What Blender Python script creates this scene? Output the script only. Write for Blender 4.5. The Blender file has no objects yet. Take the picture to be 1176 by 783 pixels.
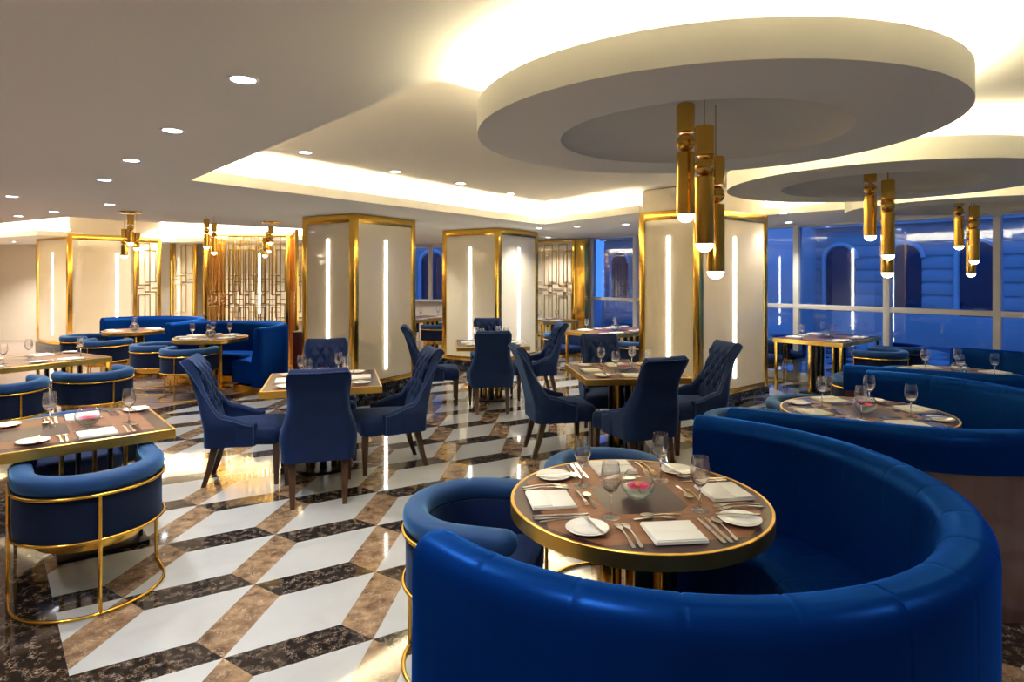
import bpy, bmesh, math, random
from mathutils import Vector, Matrix
from mathutils.geometry import tessellate_polygon
random.seed(7)
PI = math.pi
sc = bpy.context.scene
COL = sc.collection
cos, sin, R = math.cos, math.sin, math.radians

# ------------------------------------------------------------------ materials
def lin(c):
    return tuple(((v/255)/12.92 if v/255 <= .04045 else ((v/255+.055)/1.055)**2.4) for v in c)
def new_mat(name):
    m = bpy.data.materials.new(name); m.use_nodes = True
    nt = m.node_tree; nt.nodes.clear()
    return m, nt, nt.nodes, nt.links
def pm(name, col, rough=.5, metal=0., spec=.5, sheen=0., sheen_tint=(1, 1, 1), coat=0., tint=None, bump=0., bscale=200., vary=0., vscale=3., stretch=None):
    m, nt, N, L = new_mat(name)
    o = N.new('ShaderNodeOutputMaterial'); p = N.new('ShaderNodeBsdfPrincipled')
    L.new(p.outputs[0], o.inputs[0])
    c = (*col, 1)
    p.inputs['Base Color'].default_value = c
    p.inputs['Roughness'].default_value = rough
    p.inputs['Metallic'].default_value = metal
    p.inputs['Specular IOR Level'].default_value = spec
    if tint: p.inputs['Specular Tint'].default_value = (*tint, 1)
    p.inputs['Sheen Weight'].default_value = sheen
    p.inputs['Sheen Tint'].default_value = (*sheen_tint, 1)
    p.inputs['Sheen Roughness'].default_value = .4
    p.inputs['Coat Weight'].default_value = coat
    p.inputs['Coat Roughness'].default_value = .06
    tc = N.new('ShaderNodeTexCoord')
    if vary > 0:
        n = N.new('ShaderNodeTexNoise'); n.inputs['Scale'].default_value = vscale; n.inputs['Detail'].default_value = 6
        if stretch:
            mp = N.new('ShaderNodeMapping'); mp.inputs['Scale'].default_value = stretch
            L.new(tc.outputs['Object'], mp.inputs[0]); L.new(mp.outputs[0], n.inputs['Vector'])
        else:
            L.new(tc.outputs['Object'], n.inputs['Vector'])
        r = N.new('ShaderNodeValToRGB')
        r.color_ramp.elements[0].position = .3; r.color_ramp.elements[1].position = .7
        r.color_ramp.elements[0].color = tuple(v*(1-vary) for v in col)+(1,)
        r.color_ramp.elements[1].color = tuple(min(1, v*(1+vary)) for v in col)+(1,)
        L.new(n.outputs['Fac'], r.inputs[0]); L.new(r.outputs[0], p.inputs['Base Color'])
    if bump > 0:
        n2 = N.new('ShaderNodeTexNoise'); n2.inputs['Scale'].default_value = bscale; n2.inputs['Detail'].default_value = 3
        L.new(tc.outputs['Object'], n2.inputs['Vector'])
        b = N.new('ShaderNodeBump'); b.inputs['Strength'].default_value = bump; b.inputs['Distance'].default_value = .002
        L.new(n2.outputs['Fac'], b.inputs['Height']); L.new(b.outputs[0], p.inputs['Normal'])
    return m
def emit(name, col, st):
    m, nt, N, L = new_mat(name)
    o = N.new('ShaderNodeOutputMaterial'); e = N.new('ShaderNodeEmission')
    e.inputs[0].default_value = (*col, 1); e.inputs[1].default_value = st
    L.new(e.outputs[0], o.inputs[0]); return m
def thin_glass(name, tint, base_refl=.06, edge=.7, rough=.0):
    m, nt, N, L = new_mat(name)
    o = N.new('ShaderNodeOutputMaterial'); t = N.new('ShaderNodeBsdfTransparent'); g = N.new('ShaderNodeBsdfGlossy')
    t.inputs[0].default_value = (*tint, 1); g.inputs['Roughness'].default_value = rough
    lw = N.new('ShaderNodeLayerWeight'); lw.inputs[0].default_value = .5
    pw = N.new('ShaderNodeMath'); pw.operation = 'POWER'; pw.inputs[1].default_value = 3.5
    L.new(lw.outputs['Facing'], pw.inputs[0])
    ma = N.new('ShaderNodeMath'); ma.operation = 'MULTIPLY_ADD'; ma.inputs[1].default_value = edge; ma.inputs[2].default_value = base_refl
    L.new(pw.outputs[0], ma.inputs[0])
    mx = N.new('ShaderNodeMixShader'); L.new(ma.outputs[0], mx.inputs[0]); L.new(t.outputs[0], mx.inputs[1]); L.new(g.outputs[0], mx.inputs[2])
    L.new(mx.outputs[0], o.inputs[0]); return m
def real_glass(name):
    m, nt, N, L = new_mat(name)
    o = N.new('ShaderNodeOutputMaterial'); g = N.new('ShaderNodeBsdfGlass'); g.inputs['IOR'].default_value = 1.5; g.inputs['Roughness'].default_value = 0
    t = N.new('ShaderNodeBsdfTransparent'); mx = N.new('ShaderNodeMixShader'); mx.inputs[0].default_value = .15
    L.new(g.outputs[0], mx.inputs[1]); L.new(t.outputs[0], mx.inputs[2]); L.new(mx.outputs[0], o.inputs[0]); return m
def satin(name, col, gcol, rough):
    m, nt, N, L = new_mat(name)
    o = N.new('ShaderNodeOutputMaterial'); d = N.new('ShaderNodeBsdfDiffuse'); g = N.new('ShaderNodeBsdfGlossy')
    g.inputs[0].default_value = (*gcol, 1); g.inputs['Roughness'].default_value = rough
    tc = N.new('ShaderNodeTexCoord'); n = N.new('ShaderNodeTexNoise'); n.inputs['Scale'].default_value = 3.5; n.inputs['Detail'].default_value = 5
    L.new(tc.outputs['Object'], n.inputs['Vector'])
    r = N.new('ShaderNodeValToRGB'); r.color_ramp.elements[0].position = .3; r.color_ramp.elements[1].position = .7
    r.color_ramp.elements[0].color = tuple(v*.88 for v in col)+(1,); r.color_ramp.elements[1].color = tuple(v*1.12 for v in col)+(1,)
    L.new(n.outputs['Fac'], r.inputs[0]); L.new(r.outputs[0], d.inputs[0])
    n2 = N.new('ShaderNodeTexNoise'); n2.inputs['Scale'].default_value = 170; L.new(tc.outputs['Object'], n2.inputs['Vector'])
    b = N.new('ShaderNodeBump'); b.inputs['Strength'].default_value = .08; b.inputs['Distance'].default_value = .002
    L.new(n2.outputs['Fac'], b.inputs['Height']); L.new(b.outputs[0], d.inputs['Normal']); L.new(b.outputs[0], g.inputs['Normal'])
    f = N.new('ShaderNodeFresnel'); f.inputs[0].default_value = 1.6
    mx = N.new('ShaderNodeMixShader'); L.new(f.outputs[0], mx.inputs[0]); L.new(d.outputs[0], mx.inputs[1]); L.new(g.outputs[0], mx.inputs[2])
    L.new(mx.outputs[0], o.inputs[0]); return m
def marble(name, base, vein, dark, scale, amount, rough=.06):
    m, nt, N, L = new_mat(name)
    o = N.new('ShaderNodeOutputMaterial'); p = N.new('ShaderNodeBsdfPrincipled'); L.new(p.outputs[0], o.inputs[0])
    p.inputs['Roughness'].default_value = rough; p.inputs['Specular IOR Level'].default_value = .6
    geo = N.new('ShaderNodeNewGeometry'); tc = N.new('ShaderNodeTexCoord')
    off = N.new('ShaderNodeVectorMath'); off.operation = 'SCALE'; off.inputs['Scale'].default_value = 40
    cx = N.new('ShaderNodeCombineXYZ'); L.new(geo.outputs['Random Per Island'], cx.inputs[0]); L.new(geo.outputs['Random Per Island'], cx.inputs[1])
    L.new(cx.outputs[0], off.inputs[0])
    ad = N.new('ShaderNodeVectorMath'); ad.operation = 'ADD'; L.new(tc.outputs['Object'], ad.inputs[0]); L.new(off.outputs[0], ad.inputs[1])
    w = N.new('ShaderNodeTexNoise'); w.inputs['Scale'].default_value = scale*1.3; w.inputs['Detail'].default_value = 4; L.new(ad.outputs[0], w.inputs['Vector'])
    dv = N.new('ShaderNodeVectorMath'); dv.operation = 'MULTIPLY_ADD'; dv.inputs[1].default_value = (.35,)*3
    L.new(w.outputs['Color'], dv.inputs[0]); L.new(ad.outputs[0], dv.inputs[2])
    v = N.new('ShaderNodeTexVoronoi'); v.feature = 'DISTANCE_TO_EDGE'; v.inputs['Scale'].default_value = scale*2.2; L.new(dv.outputs[0], v.inputs['Vector'])
    r1 = N.new('ShaderNodeValToRGB'); r1.color_ramp.elements[0].color = (1, 1, 1, 1); r1.color_ramp.elements[1].color = (0, 0, 0, 1)
    r1.color_ramp.elements[0].position = .0; r1.color_ramp.elements[1].position = .12
    L.new(v.outputs['Distance'], r1.inputs[0])
    n2 = N.new('ShaderNodeTexNoise'); n2.inputs['Scale'].default_value = scale*1.0; n2.inputs['Detail'].default_value = 8; n2.inputs['Roughness'].default_value = .65
    L.new(ad.outputs[0], n2.inputs['Vector'])
    r2 = N.new('ShaderNodeValToRGB'); r2.color_ramp.elements[0].color = (*dark, 1); r2.color_ramp.elements[1].color = (*base, 1)
    r2.color_ramp.elements[0].position = .35; r2.color_ramp.elements[1].position = .65
    L.new(n2.outputs['Fac'], r2.inputs[0])
    n3 = N.new('ShaderNodeTexNoise'); n3.inputs['Scale'].default_value = scale*1.7; L.new(ad.outputs[0], n3.inputs['Vector'])
    mu = N.new('ShaderNodeMath'); mu.operation = 'MULTIPLY'; L.new(r1.outputs[0], mu.inputs[0])
    r3 = N.new('ShaderNodeValToRGB'); r3.color_ramp.elements[0].position = .45; r3.color_ramp.elements[1].position = .65
    r3.color_ramp.elements[1].color = (amount,)*3+(1,)
    L.new(n3.outputs['Fac'], r3.inputs[0]); L.new(r3.outputs[0], mu.inputs[1])
    mx = N.new('ShaderNodeMix'); mx.data_type = 'RGBA'; L.new(mu.outputs[0], mx.inputs[0]); L.new(r2.outputs[0], mx.inputs[6]); mx.inputs[7].default_value = (*vein, 1)
    L.new(mx.outputs[2], p.inputs['Base Color'])
    return m

M = {}
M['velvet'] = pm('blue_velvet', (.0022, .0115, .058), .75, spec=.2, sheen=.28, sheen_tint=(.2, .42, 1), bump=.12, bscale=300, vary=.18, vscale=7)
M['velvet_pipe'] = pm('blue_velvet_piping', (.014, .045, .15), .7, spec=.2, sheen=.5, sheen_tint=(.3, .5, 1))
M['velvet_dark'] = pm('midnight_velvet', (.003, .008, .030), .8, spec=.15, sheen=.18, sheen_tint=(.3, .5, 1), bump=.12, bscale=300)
M['velvet_lit'] = pm('lit_blue_velvet', (.006, .040, .145), .7, spec=.25, sheen=.5, sheen_tint=(.25, .6, 1), bump=.12, bscale=300, vary=.15, vscale=7)  # for the arm rolls; the light they catch is put into the colour
M['leather'] = satin('blue_leather', (.0006, .013, .092), (.03, .18, .80), .36)
M['brass'] = pm('polished_brass', (.82, .50, .09), .2, 1., vary=.05, vscale=2)
M['brass_brushed'] = pm('brushed_brass', (.80, .50, .11), .34, 1., vary=.06, vscale=3)
M['brass_dark'] = pm('aged_brass', (.62, .37, .07), .26, 1., vary=.08, vscale=4)
M['legwood'] = pm('dark_walnut_leg', (.055, .026, .013), .35, vary=.3, vscale=6, stretch=(6, 6, 1))
M['wood'] = pm('walnut_veneer', (.19, .082, .042), .42, spec=.3, vary=.22, vscale=5, stretch=(1, 9, 1))
M['wood_dark'] = pm('dark_plum_veneer', (.026, .010, .014), .32, spec=.3, vary=.2, vscale=5, stretch=(1, 9, 1))
M['cladding'] = pm('dark_wood_cladding', (.105, .052, .045), .2, coat=.6, vary=.15, vscale=3, stretch=(5, 5, .7))
M['mahogany'] = pm('mahogany_panel', (.075, .016, .010), .22, coat=.6, vary=.18, vscale=3, stretch=(5, 5, .7))
M['ceiling'] = pm('ceiling_paint', (.84, .82, .73), .85, spec=.2)
M['cove'] = pm('cove_paint', (.86, .81, .70), .8, spec=.2)
M['wall'] = pm('beige_wall_paint', (.70, .62, .50), .7, spec=.3, vary=.03, vscale=1)
M['panel'] = pm('beige_lacquer_panel', (.78, .69, .52), .10, coat=.8, vary=.03, vscale=1.5)
M['plinth'] = marble('black_marble_plinth', (.008, .009, .016), (.25, .27, .33), (.004, .005, .010), 6, .6, .08)
M['white_marble'] = marble('daylit_white_marble', (.40, .42, .45), (.30, .29, .28), (.35, .365, .39), 1.2, .35)  # cool tint puts the daylight reflected by the floor into the colour
M['black_marble'] = marble('dark_marble', (.030, .022, .018), (.34, .27, .22), (.008, .006, .006), 13, .8)
M['brown_marble'] = marble('brown_marble', (.30, .20, .125), (.46, .36, .27), (.075, .042, .026), 10, .7)
M['border_marble'] = marble('border_marble', (.030, .020, .016), (.30, .23, .18), (.010, .007, .006), 10, .8)
M['stone_floor'] = pm('rosy_stone_floor', (.30, .22, .19), .14, vary=.22, vscale=1.2, stretch=(1, 4, 1))
M['frame'] = pm('pale_window_frame', (.62, .60, .55), .45)
M['china'] = pm('white_china', (.80, .80, .76), .12, coat=.5)
M['linen'] = pm('white_linen', (.78, .77, .72), .85, spec=.2, bump=.3, bscale=500)
M['steel'] = pm('polished_steel', (.66, .70, .76), .12, 1.)
M['glass'] = real_glass('clear_glass')
M['glass_thin'] = thin_glass('bowl_glass', (.98, .99, .99), .07, 1.)
M['water'] = thin_glass('water', (.86, .92, .95), .05, .4)
M['pane'] = thin_glass('blue_tinted_window_glass', (.55, .71, .95), .10, .8)
M['petal'] = pm('pink_petal', (.85, .06, .24), .5, vary=.2, vscale=30)
M['pollen'] = pm('yellow_flower_centre', (.75, .42, .05), .7)
M['leaf'] = pm('green_leaf', (.06, .22, .04), .5)
M['bulb'] = emit('warm_bulb', (1, .86, .62), 7)
M['strip'] = emit('warm_white_strip', (1, .93, .82), 5)
M['downlight'] = emit('downlight_lens', (.90, .95, 1.), 12)
M['cove_led'] = emit('cove_led', (1, .87, .62), 4)
M['disc_led'] = emit('disc_led', (1, .86, .58), 18)
M['trimwhite'] = pm('white_trim', (.75, .74, .72), .4)
M['black'] = pm('black_steel', (.010, .010, .012), .35, .6)
M['stone'] = pm('pale_facade_stone', (.50, .47, .43), .8, vary=.12, vscale=.8)
M['stone_light'] = pm('light_facade_stone', (.72, .68, .62), .8, vary=.1, vscale=.8)
M['recess'] = pm('dark_recess_glass', (.02, .035, .07), .2)
M['asphalt'] = pm('street_paving', (.10, .11, .13), .6, vary=.2, vscale=2)

# ------------------------------------------------------------------ mesh tools
class MB:
    def __init__(s): s.bm = bmesh.new()
    def box(s, c, size, rot=0., bev=0., seg=2):
        b = bmesh.new()
        bmesh.ops.create_cube(b, size=1)
        for v in b.verts: v.co = Vector((v.co.x*size[0], v.co.y*size[1], v.co.z*size[2]))
        if bev > 0: bmesh.ops.bevel(b, geom=b.edges[:], offset=bev, segments=seg, affect='EDGES', profile=.5)
        s._add(b, Matrix.Translation(c) @ Matrix.Rotation(rot, 4, 'Z')); return s
    def _add(s, b, mat):
        m = bpy.data.meshes.new('tmp'); b.to_mesh(m); b.free()
        m.transform(mat); s.bm.from_mesh(m); bpy.data.meshes.remove(m)
    def rings(s, rings, closed_ring=True, closed_path=False, cap=(True, True)):
        V = [[s.bm.verts.new(p) for p in r] for r in rings]
        n = len(V[0]); k = len(V)
        for i in range(k if closed_path else k-1):
            a, b = V[i], V[(i+1) % k]
            for j in range(n if closed_ring else n-1):
                f = (a[j], a[(j+1) % n], b[(j+1) % n], b[j])
                f = tuple(dict.fromkeys(f))
                if len(f) > 2:
                    try: s.bm.faces.new(f)
                    except ValueError: pass
        if closed_ring and not closed_path:
            if cap[0] and n > 2: s.bm.faces.new(V[0][::-1])
            if cap[1] and n > 2: s.bm.faces.new(V[-1])
        return s
    def revolve(s, prof, n=32, c=(0, 0, 0)):
        """profile [(r,z)...]; r==0 ends collapse"""
        rs = []
        for r, z in prof:
            r = max(r, .00005)
            rs.append([(c[0]+r*cos(2*PI*i/n), c[1]+r*sin(2*PI*i/n), c[2]+z) for i in range(n)])
        return s.rings(rs, True, False, (True, True))
    def cyl(s, p0, p1, r0, r1=None, n=12, cap=True):
        r1 = r0 if r1 is None else r1
        p0, p1 = Vector(p0), Vector(p1); d = (p1-p0).normalized()
        a = d.orthogonal().normalized(); b = d.cross(a)
        rs = [[p+a*(r*cos(2*PI*i/n))+b*(r*sin(2*PI*i/n)) for i in range(n)] for p, r in ((p0, r0), (p1, r1))]
        return s.rings(rs, cap=(cap, cap))
    def tube(s, pts, r, n=8, closed=False):
        pts = [Vector(p) for p in pts]; k = len(pts); rs = []
        prev = None
        for i, p in enumerate(pts):
            if closed: d = (pts[(i+1) % k]-pts[i-1]).normalized()
            else: d = (pts[min(i+1, k-1)]-pts[max(i-1, 0)]).normalized()
            if prev is None: a = d.orthogonal().normalized()
            else:
                a = prev-d*prev.dot(d); a = a.normalized() if a.length > 1e-6 else d.orthogonal().normalized()
            prev = a; b = d.cross(a)
            rr = r[i] if isinstance(r, (list, tuple)) else r
            rs.append([p+a*(rr*cos(2*PI*j/n))+b*(rr*sin(2*PI*j/n)) for j in range(n)])
        return s.rings(rs, True, closed)
    def prism(s, poly, z0, z1):
        n = len(poly)
        return s.rings([[(x, y, z0) for x, y in poly], [(x, y, z1) for x, y in poly]])
    def poly(s, pts):
        s.bm.faces.new([s.bm.verts.new(p) for p in pts]); return s
    def uvsphere(s, c, r, sx=1, sy=1, sz=1, nu=16, nv=10):
        rs = []
        for i in range(nv+1):
            t = -PI/2+PI*i/nv; rr = max(cos(t)*r, 1e-5)
            rs.append([(c[0]+sx*rr*cos(2*PI*j/nu), c[1]+sy*rr*sin(2*PI*j/nu), c[2]+sz*r*sin(t)) for j in range(nu)])
        return s.rings(rs)
    def mesh(s, name, angle=40, recalc=True):
        if recalc: bmesh.ops.recalc_face_normals(s.bm, faces=s.bm.faces[:])
        m = bpy.data.meshes.new(name); s.bm.to_mesh(m); s.bm.free()
        for p in m.polygons: p.use_smooth = True
        m.set_sharp_from_angle(angle=R(angle))
        return m

def link(name, data, mat=None, parent=None, loc=(0, 0, 0), rz=0.):
    if mat is not None and len(data.materials) == 0: data.materials.append(mat)
    o = bpy.data.objects.new(name, data); COL.objects.link(o)
    o.location = loc; o.rotation_euler = (0, 0, rz)
    if parent: o.parent = parent
    return o
def part(name, mb, mat, parent, loc=(0, 0, 0), rz=0., angle=40, label=None):
    o = link(name, mb.mesh(name, angle) if isinstance(mb, MB) else mb, mat, parent, loc, rz)
    if label: o['label'] = label
    return o
def tag(o, label, cat, group=None):
    o['label'] = label; o['category'] = cat
    if group: o['group'] = group
    return o
def thing(name, label, cat, loc=(0, 0, 0), rz=0., group=None):
    o = bpy.data.objects.new(name, None); COL.objects.link(o)
    o.location = loc; o.rotation_euler = (0, 0, rz); o.empty_display_size = .05
    return tag(o, label, cat, group)
def struct(name, mb, mat, parent=None, angle=40):
    o = link(name, mb.mesh(name, angle) if isinstance(mb, MB) else mb, mat, parent)
    if parent is None: o['kind'] = 'structure'
    return o
def dup(root, loc, rz, label, group=None):
    r = root.copy(); COL.objects.link(r); r.location = loc; r.rotation_euler = (0, 0, rz)
    r['label'] = label
    if group: r['group'] = group
    for ch in root.children:
        c = ch.copy(); COL.objects.link(c); c.parent = r
        for g in ch.children:
            d = g.copy(); COL.objects.link(d); d.parent = c
    return r
class Proto:
    """builds the first one, copies it afterwards"""
    def __init__(s, build): s.build = build; s.first = None
    def __call__(s, loc, rz, label, group):
        if s.first is None:
            s.first = s.build(label); s.first.location = loc; s.first.rotation_euler = (0, 0, rz)
            if group: s.first['group'] = group
            return s.first
        return dup(s.first, loc, rz, label, group)
def off_poly(P, d):
    """offset a CCW polygon outwards by d (mitred)"""
    n = len(P); out = []
    for i in range(n):
        p0, p1, p2 = Vector(P[i-1]), Vector(P[i]), Vector(P[(i+1) % n])
        a = (p1-p0).normalized(); b = (p2-p1).normalized()
        na = Vector((a.y, -a.x)); nb = Vector((b.y, -b.x))
        m = (na+nb); m = m/max(m.length_squared, .15)*2
        out.append(tuple(p1+m*d))
    return out
def ccw(P):
    A = sum(P[i-1][0]*P[i][1]-P[i][0]*P[i-1][1] for i in range(len(P)))
    return P if A > 0 else P[::-1]
def clip(poly, n, c):
    """keep the side n.p >= c"""
    out = []
    for i in range(len(poly)):
        a, b = poly[i-1], poly[i]
        da = n[0]*a[0]+n[1]*a[1]-c; db = n[0]*b[0]+n[1]*b[1]-c
        if (da < 0) != (db < 0):
            t = da/(da-db); out.append((a[0]+(b[0]-a[0])*t, a[1]+(b[1]-a[1])*t))
        if db >= 0: out.append(b)
    return out

# directions of the plan: the window wall (U along it, V across) and the column grid (u, v)
U = Vector((-.653, .757)); V = Vector((.757, .653))
u = Vector((-.86, .51)); v = Vector((.51, .86))
CZ = 2.435                                    # low ceiling

# ------------------------------------------------------------------ floor
def build_floor():
    m = bpy.data.meshes.new('floor'); bm = bmesh.new()
    a, b, c = Vector((.435, .256)), Vector((.048, .513)), Vector((.179, -.119))
    A0 = Vector((-1.244, 2.646)); v1, v2 = a+c, b-c
    # clip lines: the dark border beside the left tables, and the edge of the booth corner
    n1 = V; p1 = Vector((-2.42, 3.22)); c1 = n1.dot(p1)
    n2 = Vector((v.y, -v.x)); p2 = Vector((-3.95, 7.8)); c2 = n2.dot(p2)
    def face(poly, z, mi):
        if len(poly) < 3: return
        f = bm.faces.new([bm.verts.new((x, y, z)) for x, y in poly]); f.material_index = mi
        if f.normal.z < 0 or True:
            f.normal_update()
            if f.normal.z < 0: f.normal_flip()
    for i in range(-14, 22):
        for j in range(-12, 30):
            P = A0+v1*i+v2*j
            if not (-6 < P.x < 9 and -4 < P.y < 15.5): continue
            for (e, f, mi) in ((a, b, 0), (a, c, 1), (b, -c, 2)):
                q = [tuple(P), tuple(P+e), tuple(P+e+f), tuple(P+f)]
                q = clip(q, n1, c1)
                if len(q) > 2: q = clip(q, n2, c2)
                face(q, 0, mi)
    big = [(-14, -4), (10, -4), (10, 18), (-14, 18)]
    # border strip: between the clip lines and the lines shifted outwards by w
    w = .42
    q = clip(clip(big, n1, c1-w), (-n1.x, -n1.y), -c1); q = clip(q, n2, c2-.30)
    face(q, -.0005, 3)
    q = clip(clip(big, n2, c2-.30), (-n2.x, -n2.y), -c2); q = clip(q, n1, c1)
    face(q, -.0005, 3)
    # stone floor beyond it
    q = clip(big, (-n1.x, -n1.y), -(c1-w)); face(q, -.001, 4)
    q = clip(clip(big, n1, c1-w), (-n2.x, -n2.y), -(c2-.30)); face(q, -.001, 4)
    bm.to_mesh(m); bm.free()
    for k in ('white_marble', 'black_marble', 'brown_marble', 'border_marble', 'stone_floor'): m.materials.append(M[k])
    struct('floor', m, None)
build_floor()

# ------------------------------------------------------------------ ceiling with two lit trays
trayA = ccw([(-2.66, 5.08), (.484, 9.476), (1.60, 7.72), (2.75, 8.75), (3.30, 8.08), (4.51, 6.67), (-.307, 2.46)])
trayB = ccw([(-6.0, 8.26), (-3.3, 10.6), (-4.4, 13.6), (-7.95, 14.6), (-9.3, 12.0), (-11.3, 13.1), (-10.4, 10.9)])
def fill(polys, z, flip=True):
    tri = tessellate_polygon([[Vector((x, y, 0)) for x, y in P] for P in polys])
    pts = [(x, y, z) for P in polys for x, y in P]
    return pts, tri
def add_fill(mb, polys, z):
    pts, tri = fill(polys, z)
    vs = [mb.bm.verts.new(p) for p in pts]
    for t in tri:
        try: mb.bm.faces.new([vs[i] for i in t])
        except ValueError: pass
room = [(-13.5, -4), (9.6, -4), (9.6, 3.9), (1.1, 13.75), (-.8, 15.4), (-3.4, 15.4), (-13.5, 15.6)]
mb = MB(); add_fill(mb, [room, trayA[::-1], trayB[::-1]], CZ)
struct('ceiling', mb, M['ceiling'])
mb = MB(); add_fill(mb, [off_poly(room, .3), trayA[::-1], trayB[::-1]], CZ+.015)
struct('trim_1', mb, M['ceiling'])
def tray(P, name, top, lip):
    mb = MB()
    for ring in ((P, CZ, CZ+lip), (off_poly(P, .025), CZ+.016, CZ+lip)):
        n = len(ring[0])
        for i in range(n):
            a, b = ring[0][i-1], ring[0][i]
            mb.poly([(a[0], a[1], ring[1]), (b[0], b[1], ring[1]), (b[0], b[1], ring[2]), (a[0], a[1], ring[2])])
    Q = off_poly(P, .025)
    for i in range(len(P)):
        a, b, c, d = P[i-1], P[i], Q[i], Q[i-1]
        mb.poly([(a[0], a[1], CZ+lip), (b[0], b[1], CZ+lip), (c[0], c[1], CZ+lip), (d[0], d[1], CZ+lip)])
    W = off_poly(P, .34)
    for i in range(len(P)):
        a, b = W[i-1], W[i]
        mb.poly([(a[0], a[1], CZ+.016), (b[0], b[1], CZ+.016), (b[0], b[1], top), (a[0], a[1], top)])
    add_fill(mb, [W], top)
    return struct(name, mb, M['cove'])
tray(trayA, 'trim_2', 2.71, .10)
tray(trayB, 'trim_3', 2.85, .10)
def led_run(P, i, z, label, mat):
    """a led strip lying on the shelf behind the lip of edge i -> i+1"""
    A, B = Vector(off_poly(P, .16)[i]), Vector(off_poly(P, .16)[(i+1) % len(P)])
    d = (B-A); L = d.length; c = (A+B)/2
    o = link('cove_light', MB().box((0, 0, .008), (L-.1, .03, .012), 0, .003).mesh('cove_light'), mat, None, (c.x, c.y, z), math.atan2(d.y, d.x))
    tag(o, label, 'light strip', 'light strips hidden in the ceiling trays')
    a = bpy.data.lights.new('cove_lamp', 'AREA'); a.shape = 'RECTANGLE'; a.size = L-.1; a.size_y = .05; a.energy = 9*L; a.color = (1, .87, .62)
    q = bpy.data.objects.new('cove_lamp', a); COL.objects.link(q); q.location = (c.x, c.y, z+.02); q.rotation_euler = (PI, 0, math.atan2(d.y, d.x))
for i in range(len(trayA)):
    led_run(trayA, i, CZ+.017, 'warm light strip hidden behind the lip of the large ceiling tray', M['cove_led'])
for i in range(len(trayB)):
    led_run(trayB, i, CZ+.017, 'warm light strip hidden behind the lip of the left rear ceiling tray', M['cove_led'])

# ------------------------------------------------------------------ walls
def wall(name, p, q, z0=0., z1=3.0, t=.15, mat=None):
    p, q = Vector(p), Vector(q); d = (q-p).normalized(); n = Vector((-d.y, d.x))
    P = [tuple(p), tuple(q), tuple(q+n*t), tuple(p+n*t)]
    return struct(name, MB().prism(P, z0, z1), mat or M['wall'])
wall('wall_left', (-13.5, -4), (-13.5, 15.6), t=.15)
wall('wall_front', (9.6, -4), (-13.5, -4), t=-.15)
wall('wall_right', (9.6, 3.9), (9.6, -4), t=-.15)
wall('wall_back', (-13.5, 15.6), (-3.4, 15.4), t=.15)
WL0 = Vector((4.11, 10.06)); WD = Vector((.653, -.757))      # window wall line; s grows to the right
def W(s, off=0.): p = WL0+WD*s+V*off; return (p.x, p.y)
S = [-4.6, -3.77, -2.61, -1.35, -.40, .54, 1.817, 3.067, 4.33, 5.6, 6.9, 8.15]
AW = math.atan2(WD.y, WD.x)
k = 0
for i in range(1, len(S)-1):
    s0, s1 = S[i], S[i+1]; k += 1
    mb = MB()
    mid = (s0+s1)/2; L = s1-s0
    c = W(mid, .06)
    mb.box((c[0], c[1], CZ+.0), (L, .12, .06), AW, .004); mb.box((c[0], c[1], 1.16), (L, .12, .07), AW, .004); mb.box((c[0], c[1], .06), (L, .12, .12), AW, .004)
    c = W(s1, .06); mb.box((c[0], c[1], CZ/2), (.085, .14, CZ), AW, .004)
    if i == 1:
        c = W(s0, .06); mb.box((c[0], c[1], CZ/2), (.085, .14, CZ), AW, .004)
    w_ = struct('window_%d' % k, mb, M['frame'])
    c = W(mid, .06)
    part('upper_pane', MB().box((c[0], c[1], 1.80), (L-.085, .012, 1.21), AW), M['pane'], w_)
    part('lower_pane', MB().box((c[0], c[1], .62), (L-.085, .012, 1.0), AW), M['pane'], w_)
c0, c1 = W(-4.75), W(S[1]-.04)
wall('wall_window_pier', W(-4.9), W(S[1]-.04), t=.15)
# far window between the two nearer columns
wall('wall_back_corner', (-3.4, 15.4), (-3.0, 15.4), t=.15)
mb = MB()
for z, h in ((.5, 1.0), (2.40, .12)): mb.box((-1.9, 15.46, z), (2.2, .12, h), 0, .004)
mb.box((-1.9, 15.36, 1.02), (2.2, .24, .05), 0, .006)
for x in (-3.0, -2.57, -2.05, -1.62, -1.2, -.8): mb.box((x, 15.46, 1.68), (.10, .12, 1.4), 0, .004)
w_ = struct('window_%d' % (k+1), mb, M['frame'])
part('pane', MB().box((-1.9, 15.46, 1.68), (2.2, .012, 1.36)), M['pane'], w_)
wall('wall_rear', (-.8, 15.4), (1.1, 13.75), t=.15)

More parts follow.
